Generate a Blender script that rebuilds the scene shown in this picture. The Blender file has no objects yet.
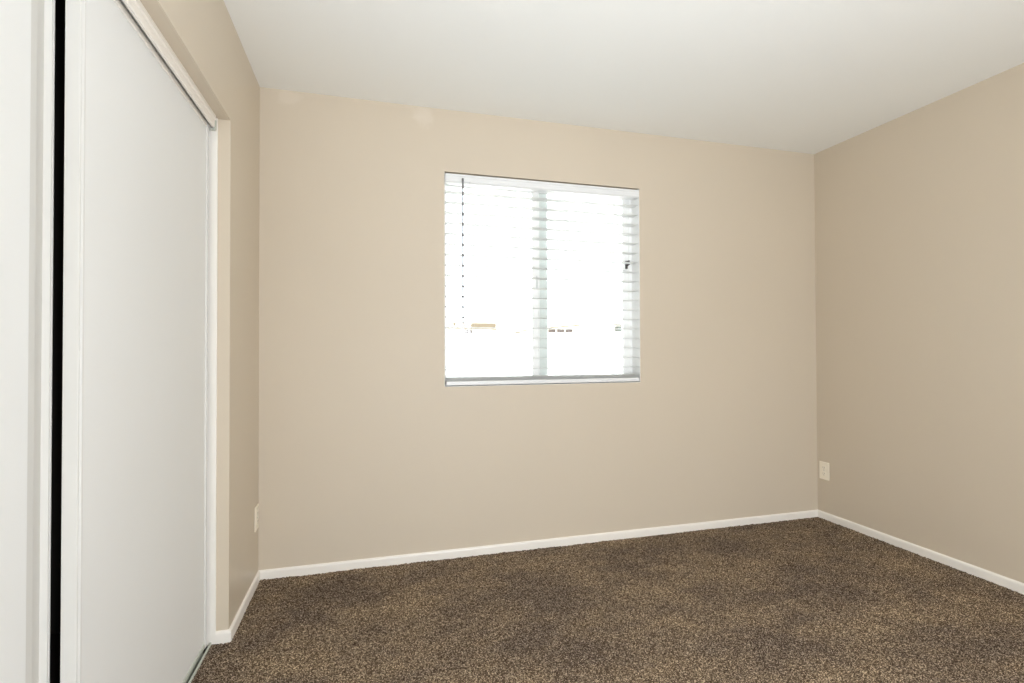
import bpy, bmesh, math, random
import numpy as np
from mathutils import Vector, Matrix
random.seed(7); rng = np.random.default_rng(7)
S = bpy.context.scene; C = S.collection

# ---------------------------------------------------------------- camera, world, lights
XL, XR, YB, YF, H = -0.5256, 2.9013, 2.785, -1.15, 2.44       # room: left, right, back, front, ceiling
cam = bpy.data.cameras.new('camera'); cam.sensor_width = 36; cam.lens = 18.057; cam.clip_start = 0.02
co = bpy.data.objects.new('camera', cam); C.objects.link(co); S.camera = co
yaw, pit, rol = 0.2713, 0.0126, -0.0032
F = Vector((math.sin(yaw)*math.cos(pit), math.cos(yaw)*math.cos(pit), math.sin(pit)))
R0 = Vector((math.cos(yaw), -math.sin(yaw), 0)); U0 = R0.cross(F)
R = R0*math.cos(rol)+U0*math.sin(rol); U = -R0*math.sin(rol)+U0*math.cos(rol)
M = Matrix((R, U, -F)).transposed().to_4x4(); M.translation = (0, 0, 1.1358); co.matrix_world = M

w = bpy.data.worlds.new('sky'); S.world = w; w.use_nodes = True
bg = w.node_tree.nodes['Background']; bg.inputs[0].default_value = (0.93, 0.98, 1.07, 1); bg.inputs[1].default_value = 7.3

def lamp(name, kind, loc, power, color, **kw):
    l = bpy.data.lights.new(name, kind); l.energy = power; l.color = color
    rot = kw.pop('rot', (0, 0, 0))
    for k, v in kw.items(): setattr(l, k, v)
    o = bpy.data.objects.new(name, l); C.objects.link(o); o.location = loc; o.rotation_euler = rot
    return o
# daylight portal in the window opening (samples the sky only)
p = lamp('window_daylight_portal', 'AREA', (0.987, YB+0.16, 1.51), 1, (1, 1, 1), shape='RECTANGLE', size=1.2, size_y=1.2, rot=(-math.pi/2, 0, 0))
p.data.cycles.is_portal = True
# photographer's flash head beside the camera, turned up to bounce off the ceiling
fl = lamp('bounce_flash', 'SPOT', (0.15, -0.05, 0.90), 100, (0.86, 0.95, 1.08), shadow_soft_size=0.12, spot_size=math.radians(110), spot_blend=1.0)
fl.rotation_euler = Vector((0.27, 0.54, 1.0)).to_track_quat('-Z', 'Y').to_euler()
# added soft fill light behind the camera, just inside the closed front wall
lamp('rear_fill_light', 'AREA', (0.95, YF+0.04, 0.98), 83, (0.88, 0.95, 1.04), shape='RECTANGLE', size=0.8, size_y=1.8, rot=(math.pi/2, 0, 0))

S.view_settings.view_transform = 'Standard'; S.view_settings.look = 'None'
S.view_settings.gamma = 1; S.view_settings.exposure = -0.10; S.view_settings.use_curve_mapping = False

# ---------------------------------------------------------------- materials
def s2l(c): return tuple((v/255/12.92 if v/255 <= .04045 else ((v/255+.055)/1.055)**2.4) for v in c)+(1,)
def mat(name, rgb, rough=.5, metal=0, bump=0, bscale=200, mottle=0, mscale=3):
    m = bpy.data.materials.new(name); m.use_nodes = True; n = m.node_tree; b = n.nodes['Principled BSDF']
    b.inputs['Base Color'].default_value = s2l(rgb); b.inputs['Roughness'].default_value = rough; b.inputs['Metallic'].default_value = metal
    g = n.nodes.new('ShaderNodeNewGeometry')
    nz = n.nodes.new('ShaderNodeTexNoise'); nz.inputs['Scale'].default_value = mscale; nz.inputs['Detail'].default_value = 4
    n.links.new(g.outputs['Position'], nz.inputs['Vector'])
    mx = n.nodes.new('ShaderNodeMix'); mx.data_type = 'RGBA'
    k = mottle or .01
    mx.inputs[6].default_value = tuple(min(1, v*(1-k)) for v in s2l(rgb)[:3])+(1,)
    mx.inputs[7].default_value = tuple(min(1, v*(1+k)) for v in s2l(rgb)[:3])+(1,)
    n.links.new(nz.outputs['Fac'], mx.inputs[0]); n.links.new(mx.outputs[2], b.inputs['Base Color'])
    if bump:
        n2 = n.nodes.new('ShaderNodeTexNoise'); n2.inputs['Scale'].default_value = bscale; n2.inputs['Detail'].default_value = 3
        n.links.new(g.outputs['Position'], n2.inputs['Vector'])
        bp = n.nodes.new('ShaderNodeBump'); bp.inputs['Strength'].default_value = bump; bp.inputs['Distance'].default_value = .002
        n.links.new(n2.outputs['Fac'], bp.inputs['Height']); n.links.new(bp.outputs[0], b.inputs['Normal'])
    return m
MW = mat('beige_wall_paint', (213, 199, 178), .55, bump=.12, bscale=120, mottle=.015, mscale=2)
MWL = mat('beige_wall_paint_eggshell', (213, 199, 178), .38, bump=.15, bscale=90, mottle=.015, mscale=2)
MC = mat('ceiling_paint', (251, 251, 246), .8, bump=.15, bscale=150)
MT = mat('white_trim_paint', (249, 243, 233), .35, bump=.05, bscale=60)
MD = mat('closet_door_paint', (236, 235, 231), .6, bump=.04, bscale=30)
MST = mat('door_stile_paint', (216, 213, 206), .5)
MV = mat('blind_vinyl', (238, 238, 236), .4)
MVS = mat('slat_vinyl', (249, 249, 247), .4)
n = MVS.node_tree; tl = n.nodes.new('ShaderNodeBsdfTranslucent'); tl.inputs[0].default_value = (.9, .9, .88, 1)
ms = n.nodes.new('ShaderNodeMixShader'); ms.inputs[0].default_value = .5
n.links.new(n.nodes['Principled BSDF'].outputs[0], ms.inputs[1]); n.links.new(tl.outputs[0], ms.inputs[2]); n.links.new(ms.outputs[0], n.nodes['Material Output'].inputs[0])
MF = mat('window_vinyl', (252, 251, 248), .4)
MP = mat('outlet_plastic', (252, 242, 222), .3)
MK = mat('socket_dark', (130, 120, 108), .5)
MS = mat('latch_metal', (95, 92, 88), .35, .8)
MWD = mat('wand_plastic', (125, 125, 125), .25)
MCD = mat('cord', (228, 228, 225), .8)
MTR = mat('track_metal', (196, 198, 186), .45)
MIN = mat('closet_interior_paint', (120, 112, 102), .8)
MCS = mat('concrete_slab', (120, 115, 108), .9)

# touch-up spots of lighter paint on the back wall
def spots(m, pts):
    n = m.node_tree; b = n.nodes['Principled BSDF']; src = b.inputs['Base Color'].links[0].from_socket
    g = n.nodes.new('ShaderNodeNewGeometry')
    for (x, y, z, r, st) in pts:
        nz = n.nodes.new('ShaderNodeTexNoise'); nz.inputs['Scale'].default_value = 18
        n.links.new(g.outputs['Position'], nz.inputs['Vector'])
        d = n.nodes.new('ShaderNodeVectorMath'); d.operation = 'DISTANCE'; d.inputs[1].default_value = (x, y, z)
        n.links.new(g.outputs['Position'], d.inputs[0])
        a = n.nodes.new('ShaderNodeMath'); a.operation = 'MULTIPLY_ADD'; a.inputs[1].default_value = -.10
        n.links.new(nz.outputs['Fac'], a.inputs[0]); n.links.new(d.outputs['Value'], a.inputs[2])
        mr = n.nodes.new('ShaderNodeMapRange'); mr.interpolation_type = 'SMOOTHSTEP'
        mr.inputs[1].default_value = r-.05; mr.inputs[2].default_value = r-.09; mr.inputs[3].default_value = 0; mr.inputs[4].default_value = st
        n.links.new(a.outputs[0], mr.inputs[0])
        mx = n.nodes.new('ShaderNodeMix'); mx.data_type = 'RGBA'; n.links.new(mr.outputs[0], mx.inputs[0])
        n.links.new(src, mx.inputs[6]); mx.inputs[7].default_value = s2l((238, 228, 214)); src = mx.outputs[2]
    n.links.new(src, b.inputs['Base Color'])

# glass: clear with a faint mirror
MG = bpy.data.materials.new('window_glass'); MG.use_nodes = True
n = MG.node_tree; n.nodes.remove(n.nodes['Principled BSDF']); out = n.nodes['Material Output']
tr = n.nodes.new('ShaderNodeBsdfTransparent'); tr.inputs[0].default_value = (.93, .95, .94, 1)
gl = n.nodes.new('ShaderNodeBsdfGlossy'); gl.inputs['Roughness'].default_value = .02
fr = n.nodes.new('ShaderNodeFresnel'); fr.inputs[0].default_value = 1.45
mx = n.nodes.new('ShaderNodeMixShader'); n.links.new(fr.outputs[0], mx.inputs[0]); n.links.new(tr.outputs[0], mx.inputs[1]); n.links.new(gl.outputs[0], mx.inputs[2]); n.links.new(mx.outputs[0], out.inputs[0])

# carpet: flecked yarns, light and dark, over slow traffic-worn tone patches
MCP = bpy.data.materials.new('flecked_brown_carpet'); MCP.use_nodes = True
n = MCP.node_tree; b = n.nodes['Principled BSDF']; b.inputs['Roughness'].default_value = 1; b.inputs['Specular IOR Level'].default_value = .1
g = n.nodes.new('ShaderNodeNewGeometry')
vo = n.nodes.new('ShaderNodeTexVoronoi'); vo.inputs['Scale'].default_value = 330; n.links.new(g.outputs['Position'], vo.inputs['Vector'])
sp = n.nodes.new('ShaderNodeSeparateColor'); n.links.new(vo.outputs['Color'], sp.inputs[0])
nf = n.nodes.new('ShaderNodeTexNoise'); nf.inputs['Scale'].default_value = 230; nf.inputs['Detail'].default_value = 4; n.links.new(g.outputs['Position'], nf.inputs['Vector'])
ad = n.nodes.new('ShaderNodeMath'); ad.operation = 'MULTIPLY_ADD'; ad.inputs[1].default_value = .9; n.links.new(nf.outputs['Fac'], ad.inputs[0]); n.links.new(sp.outputs[0], ad.inputs[2])
cr = n.nodes.new('ShaderNodeValToRGB'); hv = n.nodes.new('ShaderNodeMath'); hv.operation = 'MULTIPLY'; hv.inputs[1].default_value = .7; n.links.new(ad.outputs[0], hv.inputs[0]); n.links.new(hv.outputs[0], cr.inputs[0]); E = cr.color_ramp.elements
E[0].position = .26; E[0].color = s2l((54, 44, 36)); E[1].position = 1.0; E[1].color = s2l((192, 177, 157))
for ps, c in ((.50, (76, 64, 54)), (.64, (91, 78, 66)), (.80, (124, 110, 94))): e = E.new(ps); e.color = s2l(c)
mp = n.nodes.new('ShaderNodeMapping'); mp.inputs['Scale'].default_value = (1.0, 1.6, 1)
n.links.new(g.outputs['Position'], mp.inputs[0])
nl = n.nodes.new('ShaderNodeTexNoise'); nl.inputs['Scale'].default_value = 2.1; nl.inputs['Detail'].default_value = 3; nl.inputs['Roughness'].default_value = .68; n.links.new(mp.outputs[0], nl.inputs['Vector'])
c2 = n.nodes.new('ShaderNodeValToRGB'); n.links.new(nl.outputs['Fac'], c2.inputs[0]); E = c2.color_ramp.elements
E[0].position = .38; E[0].color = (.90, .86, .86, 1); E[1].position = .64; E[1].color = (1.44, 1.35, 1.19, 1)
mm = n.nodes.new('ShaderNodeMix'); mm.data_type = 'RGBA'; mm.blend_type = 'MULTIPLY'; mm.inputs[0].default_value = 1
n.links.new(cr.outputs[0], mm.inputs[6]); n.links.new(c2.outputs[0], mm.inputs[7]); n.links.new(mm.outputs[2], b.inputs['Base Color'])

# ---------------------------------------------------------------- helpers
class MB:
    def __init__(s): s.bm = bmesh.new()
    def box(s, x0, x1, y0, y1, z0, z1, bev=0):
        r = bmesh.ops.create_cube(s.bm, size=1); vs = r['verts']
        for v in vs: v.co = Vector(((x0+x1)/2+v.co.x*(x1-x0), (y0+y1)/2+v.co.y*(y1-y0), (z0+z1)/2+v.co.z*(z1-z0)))
        if bev:
            es = list({e for v in vs for e in v.link_edges})
            bmesh.ops.bevel(s.bm, geom=es, offset=bev, segments=2, affect='EDGES', profile=.5)
        return s
    def prof(s, pts, axis, a, c):
        """extrude a closed 2-D profile along an axis from a to c; pts are the two other coordinates in order"""
        def P(t, u, v): return {'x': (t, u, v), 'y': (u, t, v), 'z': (u, v, t)}[axis]
        A = [s.bm.verts.new(P(a, *q)) for q in pts]; B = [s.bm.verts.new(P(c, *q)) for q in pts]; k = len(pts)
        for i in range(k): s.bm.faces.new((A[i], A[(i+1) % k], B[(i+1) % k], B[i]))
        s.bm.faces.new(A[::-1]); s.bm.faces.new(B)
        return s
    def tube(s, p0, p1, r, seg=8, r1=None):
        p0, p1 = Vector(p0), Vector(p1); d = (p1-p0); q = d.to_track_quat('Z', 'Y')
        rr = (r, r if r1 is None else r1); rings = []
        for p_, ra in zip((p0, p1), rr):
            rings.append([s.bm.verts.new(p_+q @ Vector((ra*math.cos(2*math.pi*i/seg), ra*math.sin(2*math.pi*i/seg), 0))) for i in range(seg)])
        for i in range(seg): s.bm.faces.new((rings[0][i], rings[0][(i+1) % seg], rings[1][(i+1) % seg], rings[1][i]))
        s.bm.faces.new(rings[0][::-1]); s.bm.faces.new(rings[1])
        return s
    def build(s, name, m, parent=None, smooth=False, **props):
        bmesh.ops.recalc_face_normals(s.bm, faces=s.bm.faces)
        me = bpy.data.meshes.new(name); s.bm.to_mesh(me); s.bm.free(); me.materials.append(m)
        if smooth:
            for f in me.polygons: f.use_smooth = True
        o = bpy.data.objects.new(name, me); C.objects.link(o)
        if parent:
            o.parent = parent; o.location = -Vector(parent['_o'])
        for k, v in props.items(): o[k] = v
        return o
def empty(name, loc, **props):
    o = bpy.data.objects.new(name, None); C.objects.link(o); o.location = loc; o.empty_display_size = .05
    o['_o'] = tuple(loc)
    for k, v in props.items(): o[k] = v
    return o
def tag(o, label, cat, kind=None, group=None):
    o['label'] = label; o['category'] = cat
    if kind: o['kind'] = kind
    if group: o['group'] = group
    return o
ST = 'structure'

# ---------------------------------------------------------------- room shell
T = .15
WX0, WX1, WZ0, WZ1 = 0.3955, 1.5795, 0.926, 2.1005           # window opening
CY0, CY1, CZ = 0.385, 2.233, 2.035                            # closet opening
o = MB(); o.box(XL-.15, WX0, YB, YB+T, 0, H).box(WX1, XR+T, YB, YB+T, 0, H).box(WX0, WX1, YB, YB+T, 0, WZ0).box(WX0, WX1, YB, YB+T, WZ1, H)
tag(o.build('wall_back', MW), 'beige painted wall with the window in it', 'wall', ST)
spots(MW, [(-.39, YB, 2.405, .062, .18), (.286, YB, 2.385, .066, .2), (.25, YB, 2.41, .06, .15)])
o = MB(); o.box(XL-T, XL, CY1, YB, 0, H).box(XL-T, XL, YF, CY0, 0, H).box(XL-T, XL, CY0, CY1, CZ, H)
tag(o.build('wall_left', MWL), 'beige wall around the sliding closet doors', 'wall', ST)
tag(MB().box(XR, XR+T, YF, YB, 0, H).build('wall_right', MWL), 'plain beige wall at the right of the room', 'wall', ST)
tag(MB().box(XL-T, XR+T, YF-T, YF, 0, H).build('wall_front', MW), 'beige wall behind the viewer', 'wall', ST)
tag(MB().box(XL-T, XR+T, YF-T, YB+T, H, H+.12).build('ceiling', MC), 'smooth off-white ceiling', 'ceiling', ST)

# carpet: a finely tufted surface
def carpet():
    x0, x1, y0, y1, st = XL-.062, XR, YF, YB, .0052
    nx, ny = int((x1-x0)/st), int((y1-y0)/st)
    X, Y = np.meshgrid(np.linspace(x0, x1, nx), np.linspace(y0, y1, ny))
    Z = rng.normal(0, .0016, X.shape)+.0005
    def smooth(cells, amp):
        g_ = rng.normal(0, 1, (cells, cells)); iy = np.linspace(0, cells-1.001, ny); ix = np.linspace(0, cells-1.001, nx)
        a, b_ = iy.astype(int), ix.astype(int); fy = (iy-a)[:, None]; fx = (ix-b_)[None]
        fy = fy*fy*(3-2*fy); fx = fx*fx*(3-2*fx)
        return amp*(g_[a][:, b_]*(1-fy)*(1-fx)+g_[a+1][:, b_]*fy*(1-fx)+g_[a][:, b_+1]*(1-fy)*fx+g_[a+1][:, b_+1]*fy*fx)
    Z += smooth(160, .0007)+smooth(30, .0008)
    J = rng.normal(0, .0011, (2,)+X.shape); J[0][:, [0, -1]] = 0; J[1][[0, -1], :] = 0
    X = np.clip(X+J[0], x0, x1); Y = np.clip(Y+J[1], y0, y1)
    V = np.stack([X, Y, Z], -1).reshape(-1, 3).astype(np.float32)
    a = (np.arange(ny-1)[:, None]*nx+np.arange(nx-1)[None]).ravel()
    Q = np.stack([a, a+1, a+nx+1, a+nx], -1).astype(np.int32)
    me = bpy.data.meshes.new('floor'); me.vertices.add(len(V)); me.vertices.foreach_set('co', V.ravel())
    me.loops.add(Q.size); me.loops.foreach_set('vertex_index', Q.ravel())
    me.polygons.add(len(Q)); me.polygons.foreach_set('loop_start', np.arange(0, Q.size, 4, dtype=np.int32))
    me.update(calc_edges=True); me.materials.append(MCP)
    f_ = bpy.data.objects.new('floor', me); C.objects.link(f_)
    return tag(f_, 'flecked dark brown cut pile carpet', 'carpet', ST)
carpet()
tag(MB().box(XL-.85, XR+T, YF-T, YB+T, -.16, -.036).build('floor_slab', MCS), 'concrete slab under the carpet', 'floor', ST)
# closet interior shell, dark behind the doors
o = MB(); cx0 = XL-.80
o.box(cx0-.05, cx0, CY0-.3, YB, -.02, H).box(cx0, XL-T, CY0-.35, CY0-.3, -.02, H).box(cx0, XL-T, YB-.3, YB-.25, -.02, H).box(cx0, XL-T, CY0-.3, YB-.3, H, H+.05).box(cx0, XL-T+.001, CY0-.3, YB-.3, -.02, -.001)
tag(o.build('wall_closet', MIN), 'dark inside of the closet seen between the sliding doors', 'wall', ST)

# baseboards: flat board with an eased top
def bbprof(t=.011, h=.046):   # (offset from wall, z)
    return [(0, -.008), (t, -.008), (t, h-.010), (t*.8, h-.004), (t*.35, h), (0, h)]
o = MB().prof([(YB-u, z) for u, z in bbprof()], 'x', XL, XR)
tag(o.build('baseboard_back', MT), 'white baseboard under the window wall', 'baseboard', ST)
o = MB().prof([(XR-u, z) for u, z in bbprof()], 'y', YF, YB-.0111)
tag(o.build('baseboard_right', MT), 'white baseboard along the right wall', 'baseboard', ST)
# left wall: from corner to closet, then wraps into the closet return
o = MB(); pr = bbprof(); bm = o.bm; k = len(pr); rings = []
for f_ in (lambda u, z: (XL+u, YB-.0111, z), lambda u, z: (XL+u, CY1-u, z), lambda u, z: (XL-.044, CY1-u, z)):
    rings.append([bm.verts.new(f_(u, z)) for u, z in pr])
for a_, b_ in zip(rings, rings[1:]):
    for i in range(k): bm.faces.new((a_[i], a_[(i+1) % k], b_[(i+1) % k], b_[i]))
bm.faces.new(rings[0]); bm.faces.new(rings[-1][::-1])
tag(o.build('baseboard_left', MT), 'short white baseboard wrapping the corner beside the closet', 'baseboard', ST)
o = MB().prof([(XL+u, z) for u, z in pr], 'y', YF, CY0)
tag(o.build('baseboard_front', MT), 'white baseboard before the closet doors', 'baseboard', ST)

# ---------------------------------------------------------------- closet: jambs, fascia, tracks, two sliding doors
o = MB().box(XL-T, XL-.044, CY1-.009, CY1, -.005, CZ, .001)
tag(o.build('trim_1', MT), 'white jamb strip at the far side of the closet opening', 'trim', ST)
o = MB().box(XL-T, XL-.044, CY0, CY0+.009, -.005, CZ, .001)
tag(o.build('trim_2', MT), 'white jamb strip at the near side of the closet opening', 'trim', ST)
FB = 1.989
def y_prof(pts): return [(XL-a_, z) for a_, z in pts]
o = MB().prof(y_prof([(.044, CZ), (.044, FB+.03), (.048, FB+.026), (.048, FB+.006), (.050, FB), (.057, FB), (.057, CZ-.012), (T, CZ-.012), (T, CZ)]), 'y', CY0+.009, CY1-.030)
fa = tag(o.build('trim_3', MT), 'white fascia hiding the sliding door track above the closet doors', 'trim', ST)
o = MB()
o.prof(y_prof([(.100, CZ-.012), (.100, CZ-.045), (.103, CZ-.045), (.103, CZ-.012)]), 'y', CY0+.009, CY1-.009)
tag(o.build('trim_4', MTR), 'metal top track between the closet doors', 'trim', ST)
# floor track: lip, groove, ribs
o = MB().prof(y_prof([(.057, -.034), (.057, .008), (.0585, .010), (.062, .010), (.0622, -.030), (.085, -.030), (.085, .004), (.100, .004), (.100, .006), (.105, .006), (.105, -.012), (.146, -.012), (.146, .008), (.150, .008), (.150, -.034)]), 'y', CY0+.009, CY1-.009)
tag(o.build('trim_5', MTR), 'metal floor track of the closet doors', 'trim', ST)

def closet_door(name, y0, y1, w0, label, wide=False):
    """panel slightly recessed between bright folded edge stiles"""
    z0, z1, t = .008, 2.000, .028
    x0 = XL-w0
    root = tag(empty(name, (x0-t/2, (y0+y1)/2, z0)), label, 'closet door', ST)
    s_ = .019
    MB().box(x0-t+.002, x0-.004, y0+s_-.003, y1-(.073 if wide else s_-.003), z0+.015, z1-.014).build('door_panel', MD, root)
    for yy0, yy1 in ((y0, y0+s_), (y1-s_, y1)):
        m_ = MB(); inner = yy1 if yy0 == y0 else yy0; outer = yy0 if yy0 == y0 else yy1; d = 1 if outer < inner else -1
        pts = [(x0-t, outer), (x0-.0015, outer), (x0, outer+d*.0015), (x0, outer+d*.0045), (x0-.0035, outer+d*.006), (x0-.0035, outer+d*.0085), (x0+.0015, outer+d*.011),
               (x0+.0025, outer+d*.014), (x0+.0015, outer+d*.017), (x0-.004, outer+d*.019), (x0-t, outer+d*.019)]
        if wide and inner < outer:
            pts = pts[:6]+[(x0+.0015, outer-.011), (x0+.001, outer-.014), (x0-.011, outer-.017), (x0-.010, outer-.022), (x0-.0045, outer-.052), (x0-.004, outer-.074), (x0-t, outer-.074)]
        m_.prof(pts, 'z', z0, z1).build('door_stile', MST, root)
    MB().box(x0-t, x0, y0+s_, y1-(.074 if wide else s_), z0, z0+.017, .002).build('door_rail', MTR, root)
    MB().box(x0-t, x0, y0+s_, y1-(.074 if wide else s_), z1-.016, z1, .002).build('door_rail', MT, root)
    return root
d1 = closet_door('door_1', 1.300, 2.207, .070, 'white sliding closet door nearest the window wall')
closet_door('door_2', 0.396, 1.299, .115, 'white sliding closet door at the left edge beyond the dark gap', True)
MB().box(XL-.092, XL-.0735, 2.2072, 2.2185, .03, 1.98).build('gap_shade_strip', mat('dark_gap_shade', (62, 58, 52), .9), d1)  # dark strip painted in as the shade of the door-to-jamb gap
# small hanger clip at the end of the fascia
o = MB().prof([(XL-.046, 2.020), (XL-.046, 1.986), (XL-.050, 1.982), (XL-.064, 1.982), (XL-.064, 1.986), (XL-.052, 1.987), (XL-.050, 1.992), (XL-.050, 2.020)], 'y', CY1-.028, CY1-.012)
tag(o.build('trim_6', MTR), 'small metal track clip at the top corner of the closet', 'clip', ST)

# ---------------------------------------------------------------- outlets
def outlet(side, yc, zc, label):
    """duplex receptacle on a cover plate; side -1 = left wall (faces +x), 1 = right wall"""
    X = XL if side < 0 else XR; d = 1 if side < 0 else -1
    root = tag(empty('wall_outlet', (X, yc, zc)), label, 'outlet')
    def bx(n0, n1, y0, y1, z0, z1): a_, b_ = sorted((X+d*n0, X+d*n1)); return (a_, b_, yc+y0, yc+y1, zc+z0, zc+z1)
    MB().box(*bx(0.0003, .0055, -.037, .037, -.058, .058), bev=.002).build('cover_plate', MP, root)
    for s_ in (-1, 1):
        m_ = MB(); pts = []
        for i in range(20):
            a_ = 2*math.pi*i/20; pts.append((yc+.0165*math.cos(a_), zc+s_*.0195+max(-.0135, min(.0135, .0165*math.sin(a_)))))
        m_.prof(pts, 'x', X+d*.004, X+d*.0075); r_ = m_.build('receptacle', MP, root)
        k_ = MB()
        for yy in (-.0065, .0065): k_.box(*bx(.0072, .0079, yy-.0011, yy+.0011, s_*.0195-.001, s_*.0195+.007))
        k_.tube((X+d*.0072, yc, zc+s_*.0195-.0075), (X+d*.0079, yc, zc+s_*.0195-.0075), .0024)
        kk = k_.build('slots', MK, r_) if False else None
        me = bpy.data.meshes.new('slots'); bmesh.ops.recalc_face_normals(k_.bm, faces=k_.bm.faces); k_.bm.to_mesh(me); k_.bm.free(); me.materials.append(MK)
        so = bpy.data.objects.new('slots', me); C.objects.link(so); so.parent = r_
    MB().tube((X+d*.005, yc, zc), (X+d*.0065, yc, zc), .0032, 10).build('screw', MTR, root)
outlet(-1, 2.7290, .321, 'white wall outlet low beside the closet corner')
outlet(1, 2.728, .318, 'white wall outlet low on the right wall near the back corner')

# ---------------------------------------------------------------- window
FY = YB+.096                                                   # room-side face of the window frame
win = tag(empty('window_1', ((WX0+WX1)/2, YB+.12, WZ0)), 'white sliding window with two panes in the back wall', 'window', ST)
o = MB()
o.box(WX0, WX0+.022, FY, YB+T, WZ0, WZ1, .002).box(WX1-.022, WX1, FY, YB+T, WZ0, WZ1, .002)
o.box(WX0+.022, WX1-.022, FY, YB+T, WZ0, WZ0+.02, .002).box(WX0+.022, WX1-.022, FY, YB+T, WZ1-.02, WZ1, .002)
o.build('window_frame', MF, win)
def sash(x0, x1, y0, st0, st1, name='sash'):
    t = .022; z0, z1 = WZ0+.018, WZ1-.018
    f_ = MB().box(x0, x0+st0, y0, y0+t, z0, z1, .003).box(x1-st1, x1, y0, y0+t, z0, z1, .003).box(x0+st0, x1-st1, y0, y0+t, z0, z0+.024, .003).box(x0+st0, x1-st1, y0, y0+t, z1-.024, z1, .003).build(name, MF, win)
    g_ = MB().box(x0+st0-.004, x1-st1+.004, y0+.009, y0+.013, z0+.02, z1-.02)
    me = bpy.data.meshes.new('glass_pane'); g_.bm.to_mesh(me); g_.bm.free(); me.materials.append(MG)
    go = bpy.data.objects.new('glass_pane', me); C.objects.link(go); go.parent = f_
    return f_
sash(WX0+.012, 1.034, FY+.029, .016, .060)          # fixed left pane, outer track
sash(.930, WX1-.016, FY+.003, .040, .044)           # sliding right pane, inner track
# interlock lip on the meeting stile
MB().box(.962, .970, FY-.004, FY+.003, WZ0+.06, WZ1-.06, .001).build('interlock', MF, win)
# latches
m_ = MB().box(1.535, 1.549, FY-.004, FY+.004, 1.625, 1.675, .001).tube((1.541, FY-.001, 1.646), (1.541, FY-.014, 1.646), .008, 12)
m_.box(1.546, 1.556, FY-.018, FY-.006, 1.648, 1.676, .002); m_.build('latch', MS, win, label='dark metal latch')
m_ = MB().box(.951, .958, FY-.004, FY+.004, 1.49, 1.56, .001).box(.951, .960, FY-.008, FY-.004, 1.515, 1.53, .001); m_.build('pull_handle', MCD, win)
# white painted lining inside the window recess
o = MB().box(WX1-.0015, WX1+.001, YB+.001, FY, WZ0, WZ1).box(WX0-.001, WX0+.0015, YB+.001, FY, WZ0, WZ1).box(WX0, WX1, YB+.001, FY, WZ0-.001, WZ0+.0015)
tag(o.build('trim_7', MF), 'white painted lining inside the window recess', 'trim', ST)
# ---------------------------------------------------------------- blind
BX0, BX1 = WX0+.004, WX1-.0035
bl = tag(empty('window_blind', ((BX0+BX1)/2, YB+.035, WZ1-.004)), 'white horizontal slat blind with open slats hanging in the window', 'window blind')
# valance with moulded face and short returned ends
vz0, vz1 = 2.043, 2.0905
vp = [(YB-.001, vz0+.003), (YB-.004, vz0+.006), (YB-.004, vz0+.012), (YB-.001, vz0+.017), (YB-.001, vz1-.014), (YB-.005, vz1-.009), (YB-.005, vz1-.001), (YB-.003, vz1), (YB+.006, vz1), (YB+.006, vz0+.001), (YB+.001, vz0)]
MB().prof(vp, 'x', BX0, BX1).build('valance', MV, bl)
for xx in (BX0, BX1-.007): MB().box(xx, xx+.007, YB+.006, YB+.05, vz0, vz1, .001).build('valance_return', MV, bl)
MB().box(BX0+.012, BX1-.012, YB+.008, YB+.062, vz0+.006, vz1-.002, .002).build('headrail', MV, bl)
SY0, SY1 = YB+.006, YB+.068                                    # slats: 62 mm deep, held level
z1s, pitch = 1.9985, .0577
zs = [z1s-.0577*i for i in range(-0, 18)]
def slat_mesh():
    bm = bmesh.new(); n_ = 8; top = []; bot = []
    for i in range(n_+1):
        t = i/n_; y = SY0+(SY1-SY0)*t; c = .0022*(1-(2*t-1)**2)
        top.append((y, c+.0011)); bot.append((y, c-.0011))
    pr_ = top+bot[::-1]
    m_ = MB(); m_.prof(pr_, 'x', BX0+.003, BX1-.001); bmesh.ops.recalc_face_normals(m_.bm, faces=m_.bm.faces)
    me = bpy.data.meshes.new('slat'); m_.bm.to_mesh(me); m_.bm.free(); me.materials.append(MVS); bm.free()
    return me
sm = slat_mesh(); bo = Vector(bl['_o'])
tilt = math.radians(0)
stack_top = .974
for z in [q for q in zs if q > stack_top+.03]+[.9741, .9689, .9637, .9585]:
    so = bpy.data.objects.new('slat', sm); C.objects.link(so); so.parent = bl; so.location = (-bo.x, -bo.y, z-bo.z)
MB().box(BX0+.004, BX1-.004, YB-.002, SY1, .932, .955, .003).build('bottom_rail', MV, bl)
# ladder cords: a front and a back string at each station with rungs under the slats
for lx in (.56, .80, 1.12, 1.42):
    m_ = MB()
    for yy in (SY0-.0012, SY1+.0012): m_.tube((lx, yy, .955), (lx, yy, vz0+.01), .0006, 6)
    for z in zs:
        if z > stack_top+.03: m_.tube((lx, SY0-.0012, z-.0022), (lx, SY1+.0012, z-.0022), .0004, 5)
    m_.build('ladder_cord', MCD, bl)
# tilt wand with hook
m_ = MB().tube((.494, YB-.012, 1.279), (.4945, YB-.012, 2.052), .0050, 8)
m_.tube((.4945, YB-.012, 2.052), (.4945, YB-.0115, 2.066), .0055, 8).tube((.4945, YB-.012, 2.062), (.4945, YB+.004, 2.066), .0015, 6)
m_.tube((.494, YB-.012, 1.272), (.494, YB-.012, 1.285), .0052, 8)
m_.build('tilt_wand', MWD, bl, label='grey plastic tilt wand')
MB().tube((.535, YB-.007, 2.036), (.535, YB-.007, 2.052), .003, 8).build('cord_lock', MCD, bl)

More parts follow.
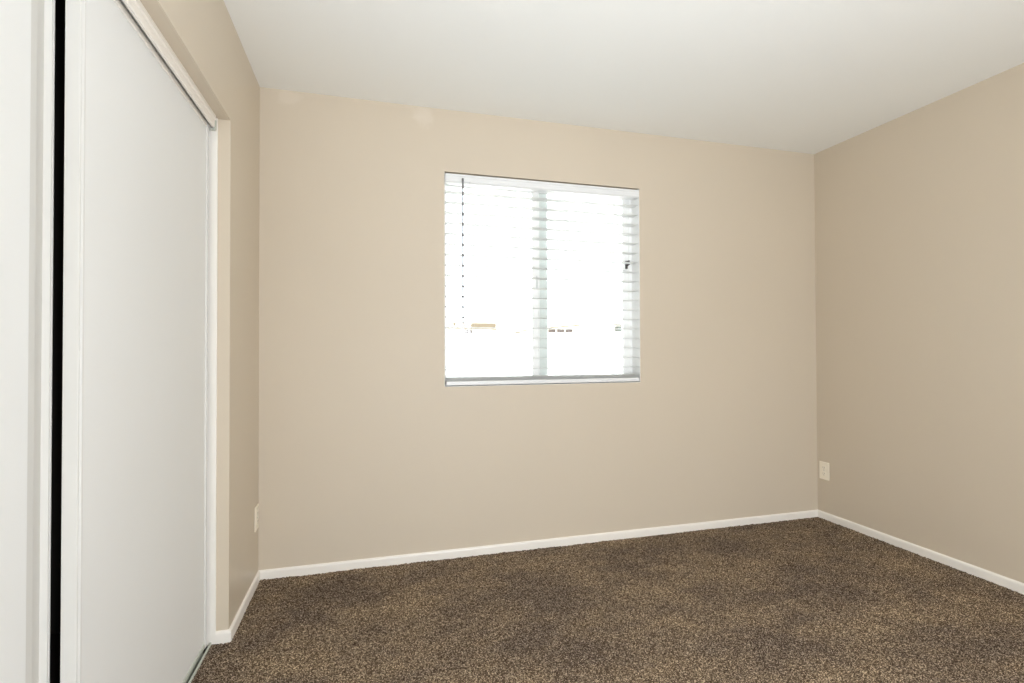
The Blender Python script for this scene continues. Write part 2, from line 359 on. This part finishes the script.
# ---------------------------------------------------------------- outdoors, bright beyond the glass
GZ = -.15
ME_G = mat('pale_gravel', (226, 220, 208), .95, bump=.4, bscale=30, mottle=.05, mscale=6)
ME_W = mat('white_block_wall', (240, 238, 234), .9, bump=.3, bscale=20)
ME_S = mat('pale_stucco', (238, 232, 220), .9, bump=.3, bscale=20)
ME_T = mat('tan_fascia', (106, 93, 74), .8)
ME_R = mat('pale_shingles', (235, 228, 222), .9, bump=.4, bscale=12, mottle=.05, mscale=8)
ME_B = mat('dull_window', (74, 60, 54), .4)
ME_D = mat('cooler_metal', (84, 88, 82), .5, .2)
tag(MB().box(-40, 60, YB+T, 70, GZ-.2, GZ).build('ground', ME_G), 'pale gravel yard outside the window', 'ground', ST)
# block wall with caps
fw = tag(empty('garden_wall', (4.5, 12.1, GZ)), 'white block garden wall across the yard outside', 'garden wall')
MB().box(-8, 20, 12, 12.2, GZ, 1.43).build('blocks', ME_W, fw); MB().box(-8, 20, 11.97, 12.23, 1.43, 1.475, .01).build('coping', ME_W, fw)
# flat-roofed house, left
h = tag(empty('house', (1.0, 22, GZ)), 'flat roofed pale house with a tan roof edge, seen at the left of the window', 'house', None)
MB().box(-4, 4.72, 20, 26, GZ, 1.88).build('house_wall', ME_S, h)
MB().box(-4.1, 4.86, 19.8, 26.1, 1.88, 2.12, .01).build('roof_edge', ME_T, h)
MB().box(-4.1, 4.86, 19.8, 26.1, 2.12, 2.165, .01).build('roof', ME_R, h)
wf = MB().box(3.52, 3.93, 19.97, 20, 1.66, 1.85).build('house_window', ME_B, h)
# low shed roof between the houses
h2 = tag(empty('shed', (5.7, 24, GZ)), 'low shed with a sloping roof between the two houses', 'shed')
MB().prof([(4.95, GZ), (6.7, GZ), (6.7, 1.845), (4.95, 2.07)], 'y', 23, 25.5).build('shed_wall', ME_S, h2)
MB().prof([(4.9, 2.10), (6.75, 1.86), (6.75, 1.84), (4.9, 2.08)], 'y', 22.9, 25.7).build('shed_roof', ME_T, h2)
MB().box(6.0, 6.5, 22.97, 23, 1.62, 1.76).build('shed_window', ME_B, h2)
# gabled house, right
h3 = tag(empty('house', (9.5, 22, GZ)), 'pale gabled house with a row of windows, seen right of the window middle', 'house', None)
MB().prof([(7.0, GZ), (12.6, GZ), (12.6, 1.95), (9.4, 2.17), (7.0, 1.95)], 'y', 20, 26).build('house_wall', ME_S, h3)
MB().prof([(6.85, 1.96), (6.85, 2.0), (9.4, 2.235), (12.8, 2.0), (12.8, 1.96), (9.4, 2.19)], 'y', 19.75, 26.2).build('roof', ME_R, h3)
MB().prof([(7.0, 1.93), (7.0, 1.965), (8.4, 2.09), (8.4, 2.045)], 'y', 19.70, 19.75).build('roof_edge', ME_T, h3)
for i in range(3): MB().box(7.12+i*.38, 7.42+i*.38, 19.96, 20, 1.78, 1.90).build('house_window', ME_B, h3)
MB().box(10.12, 10.5, 19.6, 20, 1.83, 2.03, .01).build('wall_cooler', ME_D, h3, label='dark grey cooler box')
MB().tube((10.4, 19.75, 1.83), (10.52, 19.75, 1.55), .035).build('drain_pipe', ME_D, h3)
for ob in bpy.data.objects:
    if '_o' in ob: del ob['_o']
